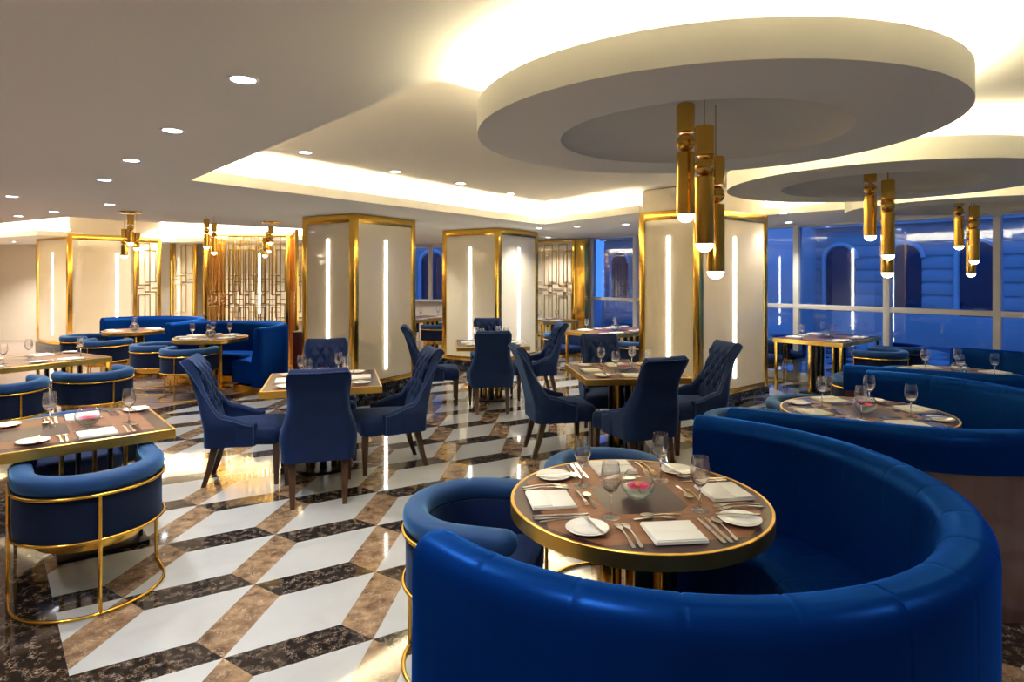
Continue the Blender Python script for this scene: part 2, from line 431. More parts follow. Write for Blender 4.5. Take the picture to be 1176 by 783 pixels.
# ------------------------------------------------------------------ columns
def column(pl, pf, pr, ztop, label, up=None, strips=((.39, 2.12), (.39, 2.12)), base=True):
    """pl, pf, pr: left, front and right corners in plan"""
    pl, pf, pr = Vector(pl), Vector(pf), Vector(pr)
    e1 = pl-pf; e2 = pr-pf
    e2 = e2-e1*(e1.dot(e2)/e1.length_squared)
    a, b = e1.length, e2.length
    x = e2.normalized(); y = e1.normalized()
    root = thing('column', label, 'column', (pf.x, pf.y, 0), math.atan2(x.y, x.x))
    # local frame: front corner at the origin, right face along +x, left face along +y
    core = MB().box((b/2, a/2, (.2+ztop)/2), (b-.02, a-.02, ztop-.2))
    part('panel', core, M['panel'], root)
    f = MB(); w = .085
    for (cx, cy) in ((0, 0), (b, 0), (0, a), (b, a)):
        sx = 1 if cx == 0 else -1; sy = 1 if cy == 0 else -1
        f.box((cx+sx*(w/2-.006), cy+sy*(w/2-.006), (ztop+.2)/2), (w, w, ztop-.2), 0, .004)
    for z, h in ((ztop-.055, .11), (.235, .07)):
        for (c, s) in (((b/2, .004), (b-2*w+.02, .02)), ((b/2, a-.004), (b-2*w+.02, .02)), ((.004, a/2), (.02, a-2*w+.02)), ((b-.004, a/2), (.02, a-2*w+.02))):
            f.box((c[0], c[1], z), (s[0], s[1], h), 0, .003)
    part('gold_frame', f, M['brass'], root, label='polished gold edging')
    part('plinth', MB().box((b/2, a/2, .1), (b+.04, a+.04, .2), 0, .006), M['plinth'], root, label='black marble plinth')
    z0, z1 = strips[0]
    for st in ((-.004, a/2, .02, .036), ):
        part('light_strip', MB().box((.005, a/2, (z0+z1)/2), (.016, .04, z1-z0), 0, .004), M['strip'], root)
        part('light_strip', MB().box((b-.005, a/2, (z0+z1)/2), (.016, .04, z1-z0), 0, .004), M['strip'], root)
    z0, z1 = strips[1]
    part('light_strip', MB().box((b/2, .005, (z0+z1)/2), (.04, .016, z1-z0), 0, .004), M['strip'], root)
    part('light_strip', MB().box((b/2, a-.005, (z0+z1)/2), (.04, .016, z1-z0), 0, .004), M['strip'], root)
    if up:
        part('capital', MB().box((b/2, a/2, (ztop+up)/2), (b-.05, a-.05, up-ztop)), M['wall'], root, label='plain beige upper shaft')
    return root
column((-2.806, 8.232), (-1.998, 7.756), (-1.424, 8.813), CZ-.004, 'wide beige column edged in gold with two light strips, left of centre')
column((-1.209, 10.719), (-.218, 10.09), (.413, 11.2), CZ-.004, 'beige column edged in gold standing farthest back in the middle')
column((1.603, 7.712), (2.147, 7.041), (3.296, 8.03), 2.43, 'beige gold edged column by the windows behind the hanging lamps', up=2.705)
cl = column((-10.3, 13.3), (-9.04, 12.5), (-7.94, 14.0), 2.5, 'broad beige gold edged column at far left beside the round booths', up=2.845)

# ------------------------------------------------------------------ ceiling discs with their pendant clusters
def disc(x, y, label):
    root = thing('ceiling_disc', label, 'ceiling disc', (x, y, 0), 0, 'round dropped ceiling discs')
    b = MB().revolve([(.56, 2.21), (.885, 2.21), (.90, 2.215), (.90, 2.325), (.893, 2.33), (.885, 2.328), (.88, 2.315), (.75, 2.312), (.75, 2.30), (.56, 2.26)], 96)
    b2 = MB()
    prof = [(.56, 2.21), (.885, 2.21), (.90, 2.215), (.90, 2.325), (.893, 2.33), (.885, 2.328), (.88, 2.315), (.72, 2.312)]
    dome = [(.56, 2.21)]+[(.56*cos(t), 2.215+.145*sin(t)) for t in [PI/2*i/10 for i in range(11)]]
    b2.rings([[(r*cos(2*PI*i/96), r*sin(2*PI*i/96), z) for i in range(96)] for r, z in prof], True, False, (False, False))
    b.bm.free()
    part('rim', b2, M['ceiling'], root, angle=35)
    d = MB(); d.rings([[(max(r, 1e-4)*cos(2*PI*i/96), max(r, 1e-4)*sin(2*PI*i/96), z) for i in range(96)] for r, z in dome], True, False, (False, False))
    part('dome', d, M['ceiling'], root, label='shallow recessed dome')
    n = MB(); n.rings([[(r*cos(2*PI*i/96), r*sin(2*PI*i/96), z) for i in range(96)] for r, z in ((.74, 2.30), (.74, 2.62))], True, False, (False, True))
    part('neck', n, M['cove'], root)
    l = MB(); l.rings([[(r*cos(2*PI*i/96), r*sin(2*PI*i/96), z) for i in range(96)] for r, z in ((.80, 2.314), (.865, 2.314), (.865, 2.321), (.80, 2.321))], True, False, (False, False))
    part('light_ring', l, M['disc_led'], root)
    return root
DISCS = [(.76, 2.50), (2.30, 3.85), (3.84, 5.20)]
for (x, y), lab in zip(DISCS, ('largest round ceiling disc, hanging over the front booth', 'second round ceiling disc, over the middle booth at right', 'third and farthest round ceiling disc near the windows')):
    disc(x, y, lab)

def tube_lamp(ztop, zbot, ceil_z):
    """local z is world z; long brass tube with a ball joint and glowing bulb"""
    root = thing('pendant_lamp', '', 'pendant lamp')
    H = ztop-zbot; r = .0365
    cap_b = ztop-.115; ball = cap_b-.040; body_t = ball-.040; body_b = zbot+.030
    part('cap_tube', MB().revolve([(0, ztop), (r-.003, ztop), (r, ztop-.004), (r, cap_b+.003), (r-.004, cap_b), (.012, cap_b), (0, cap_b)], 28), M['brass'], root)
    part('ball', MB().uvsphere((0, 0, ball), .0375, nu=24, nv=14), M['brass'], root)
    part('body_tube', MB().revolve([(0, body_t), (.012, body_t), (r-.004, body_t), (r, body_t-.004), (r, body_b), (r-.003, body_b), (r-.003, body_b+.02), (0, body_b+.02)], 28), M['brass'], root)
    part('bulb', MB().revolve([(.0335, body_b+.006)]+[(.0335*cos(t), body_b-.031*sin(t)) for t in [PI/2*i/8 for i in range(9)]], 24), M['bulb'], root)
    part('cord', MB().cyl((0, 0, ztop-.01), (0, 0, ceil_z), .0022, n=6), M['brass_dark'], root)
    return root
CL = [(-.053, 0, 2.345, 1.866), (-.014, -.12, 2.227, 1.741), (.086, .05, 2.14, 1.635)]
CN = ['front booth', 'middle booth at right', 'farthest booth by the windows']
HN = ['highest', 'middle', 'lowest']
protos = {}
for ci, (x, y) in enumerate(DISCS):
    for li, (dx, dy, zt, zb) in enumerate(CL):
        lab = '%s hanging brass tube lamp of the cluster over the %s' % (HN[li], CN[ci])
        g = 'brass tube pendant lamps'
        r_ = math.hypot(dx, dy); apex = 2.215+.145*math.sqrt(max(0, 1-(r_/.56)**2))
        if li not in protos:
            o = protos[li] = tube_lamp(zt, zb, apex-.0005); o.location = (x+dx, y+dy, 0); o['label'] = lab; o['group'] = g
        else: dup(protos[li], (x+dx, y+dy, 0), 0, lab, g)
def small_cluster(x, y, zc, tubes, canopy_label, names, canopy=True):
    if canopy:
        o = link('ceiling_rose', MB().revolve([(0, 0), (.12, 0), (.125, -.006), (.12, -.022), (0, -.022)], 32).mesh('ceiling_rose'), M['brass'], None, (x, y, zc))
        tag(o, canopy_label, 'ceiling rose')
    for (dx, dy, zt, zb), nm in zip(tubes, names):
        o = tube_lamp(zt, zb, zc-.021 if canopy else zc); o.location = (x+dx, y+dy, 0); o['label'] = nm; o['group'] = 'brass tube pendant lamps'
small_cluster(-4.71, 7.58, CZ, [(.03, -.05, 2.385, 2.015), (-.075, 0, 2.22, 1.86), (.045, .05, 2.18, 1.955)], 'round gold ceiling rose over the left round booth table',
    ['upper brass tube lamp of the leftmost rear cluster', 'lower left brass tube lamp of the leftmost rear cluster', 'short brass tube lamp behind the leftmost rear cluster'])
small_cluster(-4.05, 8.2, 2.85, [(-.03, 0, 2.40, 2.00), (.055, .03, 2.35, 1.925)], 'round gold ceiling rose over the rear round booth',
    ['higher brass tube lamp in front of the gold screen, left pair', 'lower brass tube lamp in front of the gold screen, left pair'])
small_cluster(-3.55, 9.05, CZ, [(.0, -.02, 2.37, 2.10), (-.06, .05, 2.30, 1.98), (-.075, -.04, 2.20, 1.91)], 'small round gold ceiling rose beside the wide left column',
    ['upper brass tube lamp before the right end of the gold screen', 'middle brass tube lamp before the right end of the gold screen', 'lowest brass tube lamp before the right end of the gold screen'])

# ------------------------------------------------------------------ downlights
DL = [(-1.078, 2.46, 'nearest downlight in the grey ceiling at left'), (-1.839, 3.324, 'second downlight of the row in the grey left ceiling'),
      (-2.60, 4.19, 'third downlight of the row in the grey left ceiling'), (-3.355, 5.054, 'fourth and farthest downlight of the row in the grey left ceiling'),
      (-4.98, 6.115, 'downlight at the far left edge above the gold edged table'), (-4.456, 6.80, 'downlight just left of the leftmost pendant cluster'),
      (-5.656, 7.581, 'downlight above the broad left column, left one of two near the cove'), (-6.546, 8.139, 'leftmost small downlight next to the bright cove'),
      (-1.898, 10.062, 'small downlight between the two middle columns'), (.451, 10.249, 'small downlight right above the farthest middle column'),
      (1.05, 9.9, 'small downlight between the farthest middle column and the windows, left'), (1.75, 9.45, 'small downlight in front of the narrow rear window'),
      (3.425, 7.74, 'small downlight right of the column by the windows, nearer one'), (4.10, 9.1, 'small downlight right of the column by the windows, farther one'),
      (-.35, 1.0, ''), (-2.6, 1.2, ''), (-7.6, 10.5, ''), (-11.5, 9.5, ''), (-9.0, 7.0, ''), (-7.6, 5.0, ''), (-11.6, 14.3, 'downlight by the far left wall'), (-12.3, 12.6, ''), (-3.0, 13.9, ''), (-1.0, 13.6, ''), (.75, 12.7, 'added downlight brightening the patterned screen'), (-4.6, 3.2, ''), (2.6, 1.0, ''), (5.0, 3.0, ''), (-6.2, 5.3, ''), (.2, -1.2, ''), (-3.6, -1.5, '')]  # blank entries and the patterned screen's lamp are added for brightness
DLA = [(-1.60, 4.75, 'first and largest downlight inside the big ceiling tray'), (-1.07, 5.628, 'second downlight inside the big ceiling tray'),
       (-.531, 6.348, 'third downlight inside the big ceiling tray'), (-.02, 7.163, 'fourth downlight inside the big ceiling tray'), (.492, 7.879, 'fifth and farthest downlight inside the big ceiling tray')]
def dl_build(lab):
    root = thing('ceiling_downlight', lab, 'downlight')
    part('ring', MB().revolve([(.050, -.0005), (.062, -.0005), (.060, -.006), (.048, -.004), (.046, -.0005)], 28), M['trimwhite'], root)
    part('lens', MB().revolve([(0, -.0005), (.047, -.0005), (.045, -.0025), (0, -.0025)], 28), M['downlight'], root)
    return root
dlp = Proto(dl_build)
k = 0
def spot(x, y, z, power, size=R(125), col=(1, .965, .90)):
    d = bpy.data.lights.new('downlight_lamp', 'SPOT'); d.energy = power; d.spot_size = size; d.spot_blend = .7; d.shadow_soft_size = .04; d.color = col
    o = bpy.data.objects.new('downlight_lamp', d); COL.objects.link(o); o.location = (x, y, z)
    return o
for (x, y, lab) in DL:
    dlp((x, y, CZ), 0, lab or 'downlight added to the ceiling as fill', 'ceiling downlights')  # entries without a label are added fill lamps
    spot(x, y, CZ-.012, 15 if (3 < x < 3.6 and y > 7) else 170 if x < -11.55 else 46)
zA = 2.71
for (x, y, lab) in ((-7.9, 13.9, 'added downlight in the rear tray washing the fretwork panel beside the broad column'), (-6.6, 13.4, 'added downlight in the rear tray behind the gold screen, left'),
                    (-5.2, 13.2, 'added downlight in the rear tray behind the gold screen, right'), (-7.0, 14.4, 'added downlight in the rear tray near the cream wall panel'), (-6.0, 10.6, 'added downlight in the rear tray over the far left booth'), (-4.4, 10.3, 'added downlight in the rear tray over the left booth'), (-9.6, 11.3, 'added downlight in the rear tray at the far left')):  # lamps added up in the tray to brighten the back wall and booths
    dlp((x, y, 2.85), 0, lab, 'ceiling downlights')
    spot(x, y, 2.838, 85)
for (x, y, lab) in DLA:
    s_ = (zA-1.65)/(CZ+.165-1.65)
    dlp((x*s_, y*s_, zA), 0, lab, 'ceiling downlights')
    spot(x*s_, y*s_, zA-.012, 10, R(80))

# ------------------------------------------------------------------ seating
def tuft_shell():
    """wrap-around back and arms of the tufted dining chair; faces +y, back at -y"""
    mb = MB()
    nS = 101; zb = .315
    # plan path of the outer surface at arm level: from left arm tip round the back to the right arm tip
    wb, yb, ya, rc = .275, -.27, .10, .075
    Lside = (ya-(yb+rc)); Larc = rc*PI/2; Lback = 2*(wb-rc)
    tot = 2*(Lside+Larc)+Lback
    def plan(t):
        d = t*tot
        if d < Lside: return (-wb, ya-d), (-1, 0)
        d -= Lside
        if d < Larc:
            a = PI+d/rc; return (-wb+rc+rc*cos(a), yb+rc+rc*sin(a)), (cos(a), sin(a))
        d -= Larc
        if d < Lback: return (-wb+rc+d, yb), (0, -1)
        d -= Lback
        if d < Larc:
            a = 1.5*PI+d/rc; return (wb-rc+rc*cos(a), yb+rc+rc*sin(a)), (cos(a), sin(a))
        d -= Larc
        return (wb, yb+rc+d), (1, 0)
    def sm(a, b, t):
        t = max(0, min(1, (t-a)/(b-a))); return t*t*(3-2*t)
    rings = []; pipe = []
    for i in range(nS):
        t = i/(nS-1); (px, py), (nx, ny) = plan(t)
        q = abs(2*t-1)                        # 0 at mid back, 1 at arm tips
        # height: full over the back, sweeping down to the arms
        back = 1-sm(.36, .64, q)
        top = .565-.065*sm(.6, 1, q)+(.435+.012*q)*back**1.15
        ring = []
        th = .055+.02*back
        def P(z, inner, extra=0.):
            hz = max(0, (z-.45)/.55)
            # lean back and narrow at the waist, flare at the ears
            k = 1-.24*sm(.45, .74, z)+.13*sm(.78, 1.0, z)
            if z < .5: k *= 1-.08*(.5-z)/.19
            lean = -.155*hz**1.15*1.0-.02*sm(.85, 1, z)
            backness = max(0., min(1., (-py-.02)/.18))
            x = px*(k if backness > 0 else 1-(1-k)*.4); y = py+lean*backness
            o = -(th+extra) if inner else 0.
            return (x+nx*o, y+ny*o, z)
        nO, nI = 12, 40
        for j in range(nO): ring.append(P(zb+(top-.03-zb)*j/(nO-1), False))
        # rolled top edge
        pp = P(top-.026, False); pipe.append((pp[0]+nx*.002, pp[1]+ny*.002, pp[2]))
        po, pi_ = Vector(P(top-.03, False)), Vector(P(top-.03, True))
        c = (po+pi_)/2; r = (po-pi_)/2
        for a in range(1, 7):
            an = PI*a/7
            ring.append(tuple(c+r*cos(an)+Vector((0, 0, .03*sin(an)))))
        zl = .40
        for j in range(nI):
            z = top-.03-(top-.03-zl)*j/(nI-1)
            s_arc = (t-.5)*tot
            pz = (z-.50)/.078; qx = s_arc/.066
            d1 = abs(sin(PI*(pz+qx)/1.0)) if False else abs(sin(PI*(pz/2+qx/2+.25)))
            d2 = abs(sin(PI*(pz/2-qx/2+.25)))
            puff = min(d1, d2)**.6
            fade = sm(.52, .62, z)*(1-sm(top-.10, top-.035, z))*(1-sm(.33, .45, q))
            ring.append(P(z, True, .034*puff*fade+.012*back*(1-fade)))
        ring.append((ring[-1][0], ring[-1][1], zb))
        rings.append(ring)
    # close the arm tips with a soft round
    first, last = rings[0], rings[-1]
    def tip(r, dy, sc_):
        c = sum((Vector(p) for p in r), Vector())/len(r)
        return [(c.x+(p[0]-c.x)*sc_, p[1]+dy, c.z+(p[2]-c.z)*(1-(1-sc_)*.25)) for p in r]
    rings = [tip(first, .022, .45), tip(first, .014, .8)]+rings+[tip(last, .014, .8), tip(last, .022, .45)]
    mb.rings(rings, True, False)
    f, l = pipe[0], pipe[-1]
    pipe = [(f[0], f[1], zb+.01)]+pipe+[(l[0], l[1], zb+.01)]
    return mb, MB().tube(pipe, .0042, 6)
def cushion(w0, w1, y0, y1, z0, z1, n=18, crown=.02):
    """soft seat, front edge wider and rounded"""
    rs = []
    nz = 6
    def sect(scale, z):
        pts = []
        for (cx, cy, a0) in ((w1-.07, y1-.07, 0), (-w1+.07, y1-.07, PI/2), (-w0+.05, y0+.05, PI), (w0-.05, y0+.05, 1.5*PI)):
            r = .07 if cy > 0 else .05
            for i in range(7):
                a = a0+PI/2*i/6; pts.append((cx+r*cos(a), cy+r*sin(a)))
        c = (0, (y0+y1)/2)
        return [(c[0]+(x-c[0])*scale, c[1]+(y-c[1])*scale, z) for x, y in pts]
    mb = MB()
    mb.rings([sect(.97, z0), sect(1, z0+.015), sect(1, z1-.035), sect(.985, z1-.012), sect(.94, z1), sect(.6, z1+crown*.8), sect(.2, z1+crown), sect(.02, z1+crown)])
    return mb
SH, SP = tuft_shell(); SH = SH.mesh('backrest', 50); SP = SP.mesh('piping', 60)
ST = cushion(.20, .285, -.19, .30, .325, .455).mesh('seat', 45)
def leg_mesh(front, s):
    mb = MB()
    if front: path = [(s*.235, .265, .335, .026), (s*.235, .265, .02, .0165), (s*.235, .265, 0, .016)]
    else: path = [(s*.185, -.185, .335, .028), (s*.183, -.205, .25, .025), (s*.18, -.235, .12, .021), (s*.178, -.275, 0, .0165)]
    return mb.rings([[(x-r, y-r, z), (x+r, y-r, z), (x+r, y+r, z), (x-r, y+r, z)] for x, y, z, r in path]).mesh('leg', 30)
LG = [leg_mesh(f, s) for f in (1, 0) for s in (-1, 1)]
def tuft_build(lab):
    root = thing('tufted_chair', lab, 'chair')
    b = part('backrest', SH, M['velvet'], root); part('piping', SP, M['velvet_pipe'], b)
    part('seat', ST, M['velvet'], root)
    for m in LG: part('leg', m, M['legwood'], root)
    return root
tuft = Proto(tuft_build)

def barrel_meshes():
    d = {}
    Ro, arm = .325, .18                              # half round back, then straight arms towards +y
    na = 6
    path = [((-Ro, arm*(1-i/na)), (-1., 0.)) for i in range(na)]
    path += [((Ro*cos(a), Ro*sin(a)), (cos(a), sin(a))) for a in [PI+PI*i/40 for i in range(41)]]
    path += [((Ro, arm*(i+1)/na), (1., 0.)) for i in range(na)]
    def sweep(prof, name, ang):
        mb = MB()
        mb.rings([[(p[0]+n[0]*r, p[1]+n[1]*r, z) for r, z in prof] for p, n in path])
        return mb.mesh(name, ang)
    d['shell'] = sweep([(0, .365), (0, .60), (-.05, .60), (-.065, .365)], 'backrest', 40)
    d['lining'] = sweep([(-.052, .59), (-.067, .375), (-.085, .375), (-.105, .50), (-.095, .60)], 'lining', 40)
    # padded rim: fat roll with rounded ends
    mb = MB(); rs = []
    def sec(p, n, sc_, push):
        out = []; cr, cz = -.040, .634
        for j in range(16):
            t = 2*PI*j/16
            rr = math.copysign(abs(cos(t))**.75*.052, cos(t)); zz = math.copysign(abs(sin(t))**.75*.046, sin(t))
            out.append((p[0]+n[0]*(cr+rr*sc_), p[1]+n[1]*(cr+rr*sc_)+push, cz+zz*sc_))
        return out
    E = ((.05, .048), (.45, .043), (.75, .031), (.93, .014))
    for sc_, push in E: rs.append(sec(*path[0], sc_, push))
    for p, n in path: rs.append(sec(p, n, 1, 0))
    for sc_, push in E[::-1]: rs.append(sec(*path[-1], sc_, push))
    mb.rings(rs); d['roll'] = mb.mesh('arm_roll', 60)
    def dshape(r, k):
        return [(r*cos(a), r*sin(a)) for a in [PI+PI*i/24 for i in range(25)]]+[(r*1., k*.6), (r*.92, k*.9), (r*.7, k), (-r*.7, k), (-r*.92, k*.9), (-r*1., k*.6)]
    mb = MB(); mb.rings([[(x*q, y*q+.0, z) for x, y in dshape(.245, .24)] for q, z in ((.96, .345), (1, .36), (1, .43), (.97, .447), (.86, .458), (.5, .466), (.05, .468))])
    d['seat'] = mb.mesh('seat', 50)
    mb = MB(); mb.rings([[(x*q, y*q, z) for x, y in dshape(.245, .235)] for q, z in ((.98, .29), (1, .296), (1, .35))])
    d['band'] = mb.mesh('seat_band', 40)
    mb = MB(); rr = .009; o_ = .010
    def off(p, n): return (p[0]+n[0]*o_, p[1]+n[1]*o_)
    for z in (.584, .365, .0085): mb.tube([(*off(p, n), z) for p, n in path], rr, 8)
    for k in (0, len(path)//2, len(path)-1):
        x, y = off(*path[k]); mb.tube([(x, y, z) for z in (.586, .30, .03, .0085)], rr, 8)
    d['frame'] = mb.mesh('frame', 60)
    return d
BM_ = barrel_meshes()
def barrel_build(lab):
    root = thing('barrel_chair', lab, 'chair')
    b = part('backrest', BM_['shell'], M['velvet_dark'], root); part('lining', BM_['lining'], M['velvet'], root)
    part('arm_roll', BM_['roll'], M['velvet_lit'], root); part('seat', BM_['seat'], M['velvet'], root)
    part('seat_band', BM_['band'], M['brass_dark'], root, label='brass band below the seat'); part('frame', BM_['frame'], M['brass'], root, label='slim brass rods')
    return root
barrel = Proto(barrel_build)

def banquette(c, Ro, a0, a1, label, tail0=0., wood=False, top=.9, plinth='black', seams=True, seat=True):
    """curved booth bench around c, from angle a0 to a1 (radians, ccw)"""
    root = thing('curved_banquette', label, 'banquette', (c[0], c[1], 0))
    step = R(14.5); n = int((a1-a0)/R(2.2))
    A = [(a0+(a1-a0)*i/n, 0.) for i in range(n+1)]
    if seams:
        k = a0+step
        while k < a1-step*.5:
            A += [(k-R(.45), 0.), (k, -.003), (k+R(.45), 0.)]; k += step
    A.sort()
    def path(a):                                     # point on the outer line, outward normal
        return (Ro*cos(a), Ro*sin(a)), (cos(a), sin(a))
    frames = []
    if tail0:
        for f in (1., .66, .33):
            t = Vector((sin(a0), -cos(a0)))*tail0*f; (x, y), nn = path(a0)
            frames.append(((x+t.x, y+t.y), nn, 0.))
    for a, dn in A:
        p, nn = path(a); frames.append((p, nn, dn))
    def sweep(prof, mat, name, shr=True, lab=None, chamfer=.012):
        mb = MB(); rs = []
        cr = sum(p[0] for p in prof)/len(prof); cz = sum(p[1] for p in prof)/len(prof)
        def sec(f, sc_, push):
            (x, y), (nx, ny), dn = f
            tx, ty = -ny*push, nx*push
            out = []
            for r, z in prof:
                d = math.hypot(r-cr, z-cz); q = sc_
                rr = cr+(r-cr)*(1-(dn*-1/d if shr and d > .05 else 0)); zz = cz+(z-cz)*(1-(dn*-1/d if shr and d > .05 else 0))
                if q < 1:
                    rr = cr+(rr-cr)*(1-chamfer/max(d, .02)) ; zz = cz+(zz-cz)*(1-chamfer/max(d, .02)) if zz > cz else zz
                out.append((x+nx*rr+tx, y+ny*rr+ty, zz))
            return out
        rs.append(sec(frames[0], .9, -chamfer))
        for f in frames: rs.append(sec(f, 1, 0))
        rs.append(sec(frames[-1], .9, chamfer))
        mb.rings(rs)
        return part(name, mb, mat, root, angle=50, label=lab)
    zb = .70 if wood else .10
    roll = [(0, zb), (0, top-.075), (-.006, top-.04), (-.022, top-.015), (-.05, top), (-.095, top), (-.125, top-.012), (-.145, top-.035), (-.155, top-.07), (-.165, .62), (-.19, .47), (-.195, .10)]
    if wood: roll = roll[:-1]+[(-.195, .40), (-.05, .40), (-.05, zb)]
    sweep(roll, M['leather'], 'backrest')
    if wood:
        sweep([(-.012, .0), (-.012, .705), (-.048, .705), (-.048, .0)], M['cladding'], 'back_panel', False, 'glossy dark brown wood cladding', .002)
    if seat:
        sweep([(-.19, .14), (-.19, .44), (-.25, .455), (-.50, .46), (-.56, .45), (-.585, .42), (-.59, .36), (-.585, .14)], M['leather'], 'seat')
        if tail0: pass
    if plinth == 'brass':
        sweep([(.004, 0), (.004, .105), (-.57, .105), (-.57, 0)], M['brass'], 'plinth', False, 'brass plinth', .002)
    else:
        sweep([(-.05, 0), (-.05, .14), (-.55, .14), (-.55, 0)], M['black'], 'plinth', False, None, .002)
    return root

# ------------------------------------------------------------------ tables
def dining_top(root, outline, inset, axes_rot=0., h=.75, rim=.055):
    """outline: ccw list of points; brass rim band and veneered top with inlay"""
    mb = MB()
    o2 = inset(.012)
    mb.rings([[(x, y, h-rim) for x, y in outline], [(x, y, h-.002) for x, y in outline], [(x, y, h) for x, y in inset(.002)], [(x, y, h) for x, y in o2], [(x, y, h-.004) for x, y in o2], [(x, y, h-rim) for x, y in inset(.02)]], True, True)
    part('brass_rim', mb, M['brass_brushed'], root, angle=35, label='brass edge band')
    return o2
def round_table(c, r, rot, label, group=None, posts=True):
    root = thing('round_table', label, 'table', (c[0], c[1], 0), rot, group)
    n = 96
    ins = lambda d: [((r-d)*cos(2*PI*i/n), (r-d)*sin(2*PI*i/n)) for i in range(n)]
    o2 = dining_top(root, ins(0), ins)
    part('tabletop', MB().prism(ins(.013), .71, .7485), M['wood_dark'], root)
    # lighter field (cut-corner square) and dark centre, inlaid flush
    def inlay(h, ch, z, mat, nm):
        P = [(h, -h+ch), (h, h-ch), (h-ch, h), (-h+ch, h), (-h, h-ch), (-h, -h+ch), (-h+ch, -h), (h-ch, -h)]
        part(nm, MB().prism(P, .7480, z), mat, root.children[1])
    inlay(.415, .16, .7492, M['wood'], 'veneer_field')
    inlay(.165, .05, .7496, M['wood_dark'], 'veneer_centre')
    for k in range(6):
        a = R(60*k+20)
        part('pedestal_post', MB().box((.13*cos(a), .13*sin(a), .365), (.045, .07, .69), a, .004), M['brass'] if k % 2 else M['brass_dark'], root)
    part('base', MB().revolve([(0, 0), (.27, 0), (.27, .012), (.26, .02), (0, .02)], 48), M['brass_dark'], root)
    return root
def rect_table(c, lx, ly, rot, label, group=None, legs=False, base=True):
    root = thing('square_table' if abs(lx-ly) < .05 else 'rectangular_table', label, 'table', (c[0], c[1], 0), rot, group)
    def ins(d):
        x, y = lx/2-d, ly/2-d; return [(-x, -y), (x, -y), (x, y), (-x, y)]
    dining_top(root, ins(0), ins)
    part('tabletop', MB().prism(ins(.013), .71, .7485), M['wood_dark'], root)
    P = ins(.09)
    part('veneer_field', MB().prism(P, .748, .7492), M['wood'], root.children[1])
    part('veneer_centre', MB().prism([(-lx*.16, -ly*.18), (lx*.16, -ly*.18), (lx*.16, ly*.18), (-lx*.16, ly*.18)], .748, .7496), M['wood_dark'], root.children[1])
    if lx > 1.2:
        for sx in (-1, 1):
            for k in range(6):
                part('pedestal_post', MB().box((sx*(lx*.28)-.20+.08*k, 0, .365), (.022, .06 if k % 2 else .035, .69), 0, .003), M['brass'] if k % 2 == 0 else M['black'], root)
            part('base', MB().box((sx*lx*.28, 0, .01), (.46, .26, .02), 0, .004), M['black'], root)
    else:
        for k in range(8):
            a = 2*PI*k/8
            part('pedestal_post', MB().box((.13*cos(a), .13*sin(a), .365), (.035, .05, .69), a, .003), M['brass'] if k % 2 else M['black'], root)
        part('base', MB().revolve([(0, 0), (.25, 0), (.25, .01), (.24, .02), (0, .02)], 40), M['black'], root)
    if legs:
        for sx in (-1, 1):
            for sy in (-1, 1):
                part('leg', MB().box((sx*(lx/2-.035), sy*(ly/2-.035), .348), (.035, .035, .696), 0, .003), M['brass'], root)
    return root

# ------------------------------------------------------------------ tableware
def napkin_build(lab):
    mb = MB()
    mb.box((0, 0, .0035), (.185, .175, .007), 0, .003)
    mb.box((.001, -.002, .0095), (.182, .171, .0065), 0, .003)
    mb.box((-.002, -.046, .0145), (.176, .075, .004), 0, .0019)
    o = link('folded_napkin', mb.mesh('folded_napkin', 30), M['linen']); return tag(o, lab, 'napkin')
def plate_build(lab):
    mb = MB().revolve([(0, 0), (.042, 0), (.045, .002), (.074, .011), (.077, .0135), (.075, .0155), (.050, .0085), (.044, .006), (0, .0055)], 48)
    o = link('bread_plate', mb.mesh('bread_plate', 45), M['china']); return tag(o, lab, 'plate')
def extr(mb, pts, z=.0, t=.0028, arch=0.):
    """thin shaped blade: outline in xy, gently arched in z"""
    n = len(pts)
    def zz(y): return z+arch*sin(PI*max(0, min(1, (y+.1)/.2)))
    mb.rings([[(x*.97, y, zz(y)) for x, y in pts], [(x, y, zz(y)+t*.5) for x, y in pts], [(x*.94, y, zz(y)+t) for x, y in pts]])
def knife_build(lab, L=1., name='dinner_knife'):
    mb = MB()
    o = [(.0065, -.105), (.0085, -.09), (.0060, -.02), (.0055, 0), (.0095, .012), (.0098, .06), (.0075, .09), (.002, .108), (-.0045, .104), (-.0055, .06), (-.0055, 0), (-.0060, -.02), (-.0085, -.09), (-.0065, -.105)]
    extr(mb, [(x*(.85 if L < 1 else 1), y*L) for x, y in o], 0, .004)
    ob = link(name, mb.mesh(name, 50), M['steel']); return tag(ob, lab, 'knife')
def fork_build(lab, L=1., name='dinner_fork'):
    mb = MB()
    o = [(.006, -.10), (.0075, -.085), (.0035, -.02), (.003, .03), (.0105, .046), (.0118, .058), (.0112, .096), (.0085, .096), (.0080, .066), (.0046, .066), (.0042, .098), (.0014, .098), (.0010, .066),
         (-.0010, .066), (-.0014, .098), (-.0042, .098), (-.0046, .066), (-.0080, .066), (-.0085, .096), (-.0112, .096), (-.0118, .058), (-.0105, .046), (-.003, .03), (-.0035, -.02), (-.0075, -.085), (-.006, -.10)]
    extr(mb, [(x*(.9 if L < 1 else 1), y*L) for x, y in o], 0, .0026, .009)
    ob = link(name, mb.mesh(name, 50), M['steel']); return tag(ob, lab, 'fork')
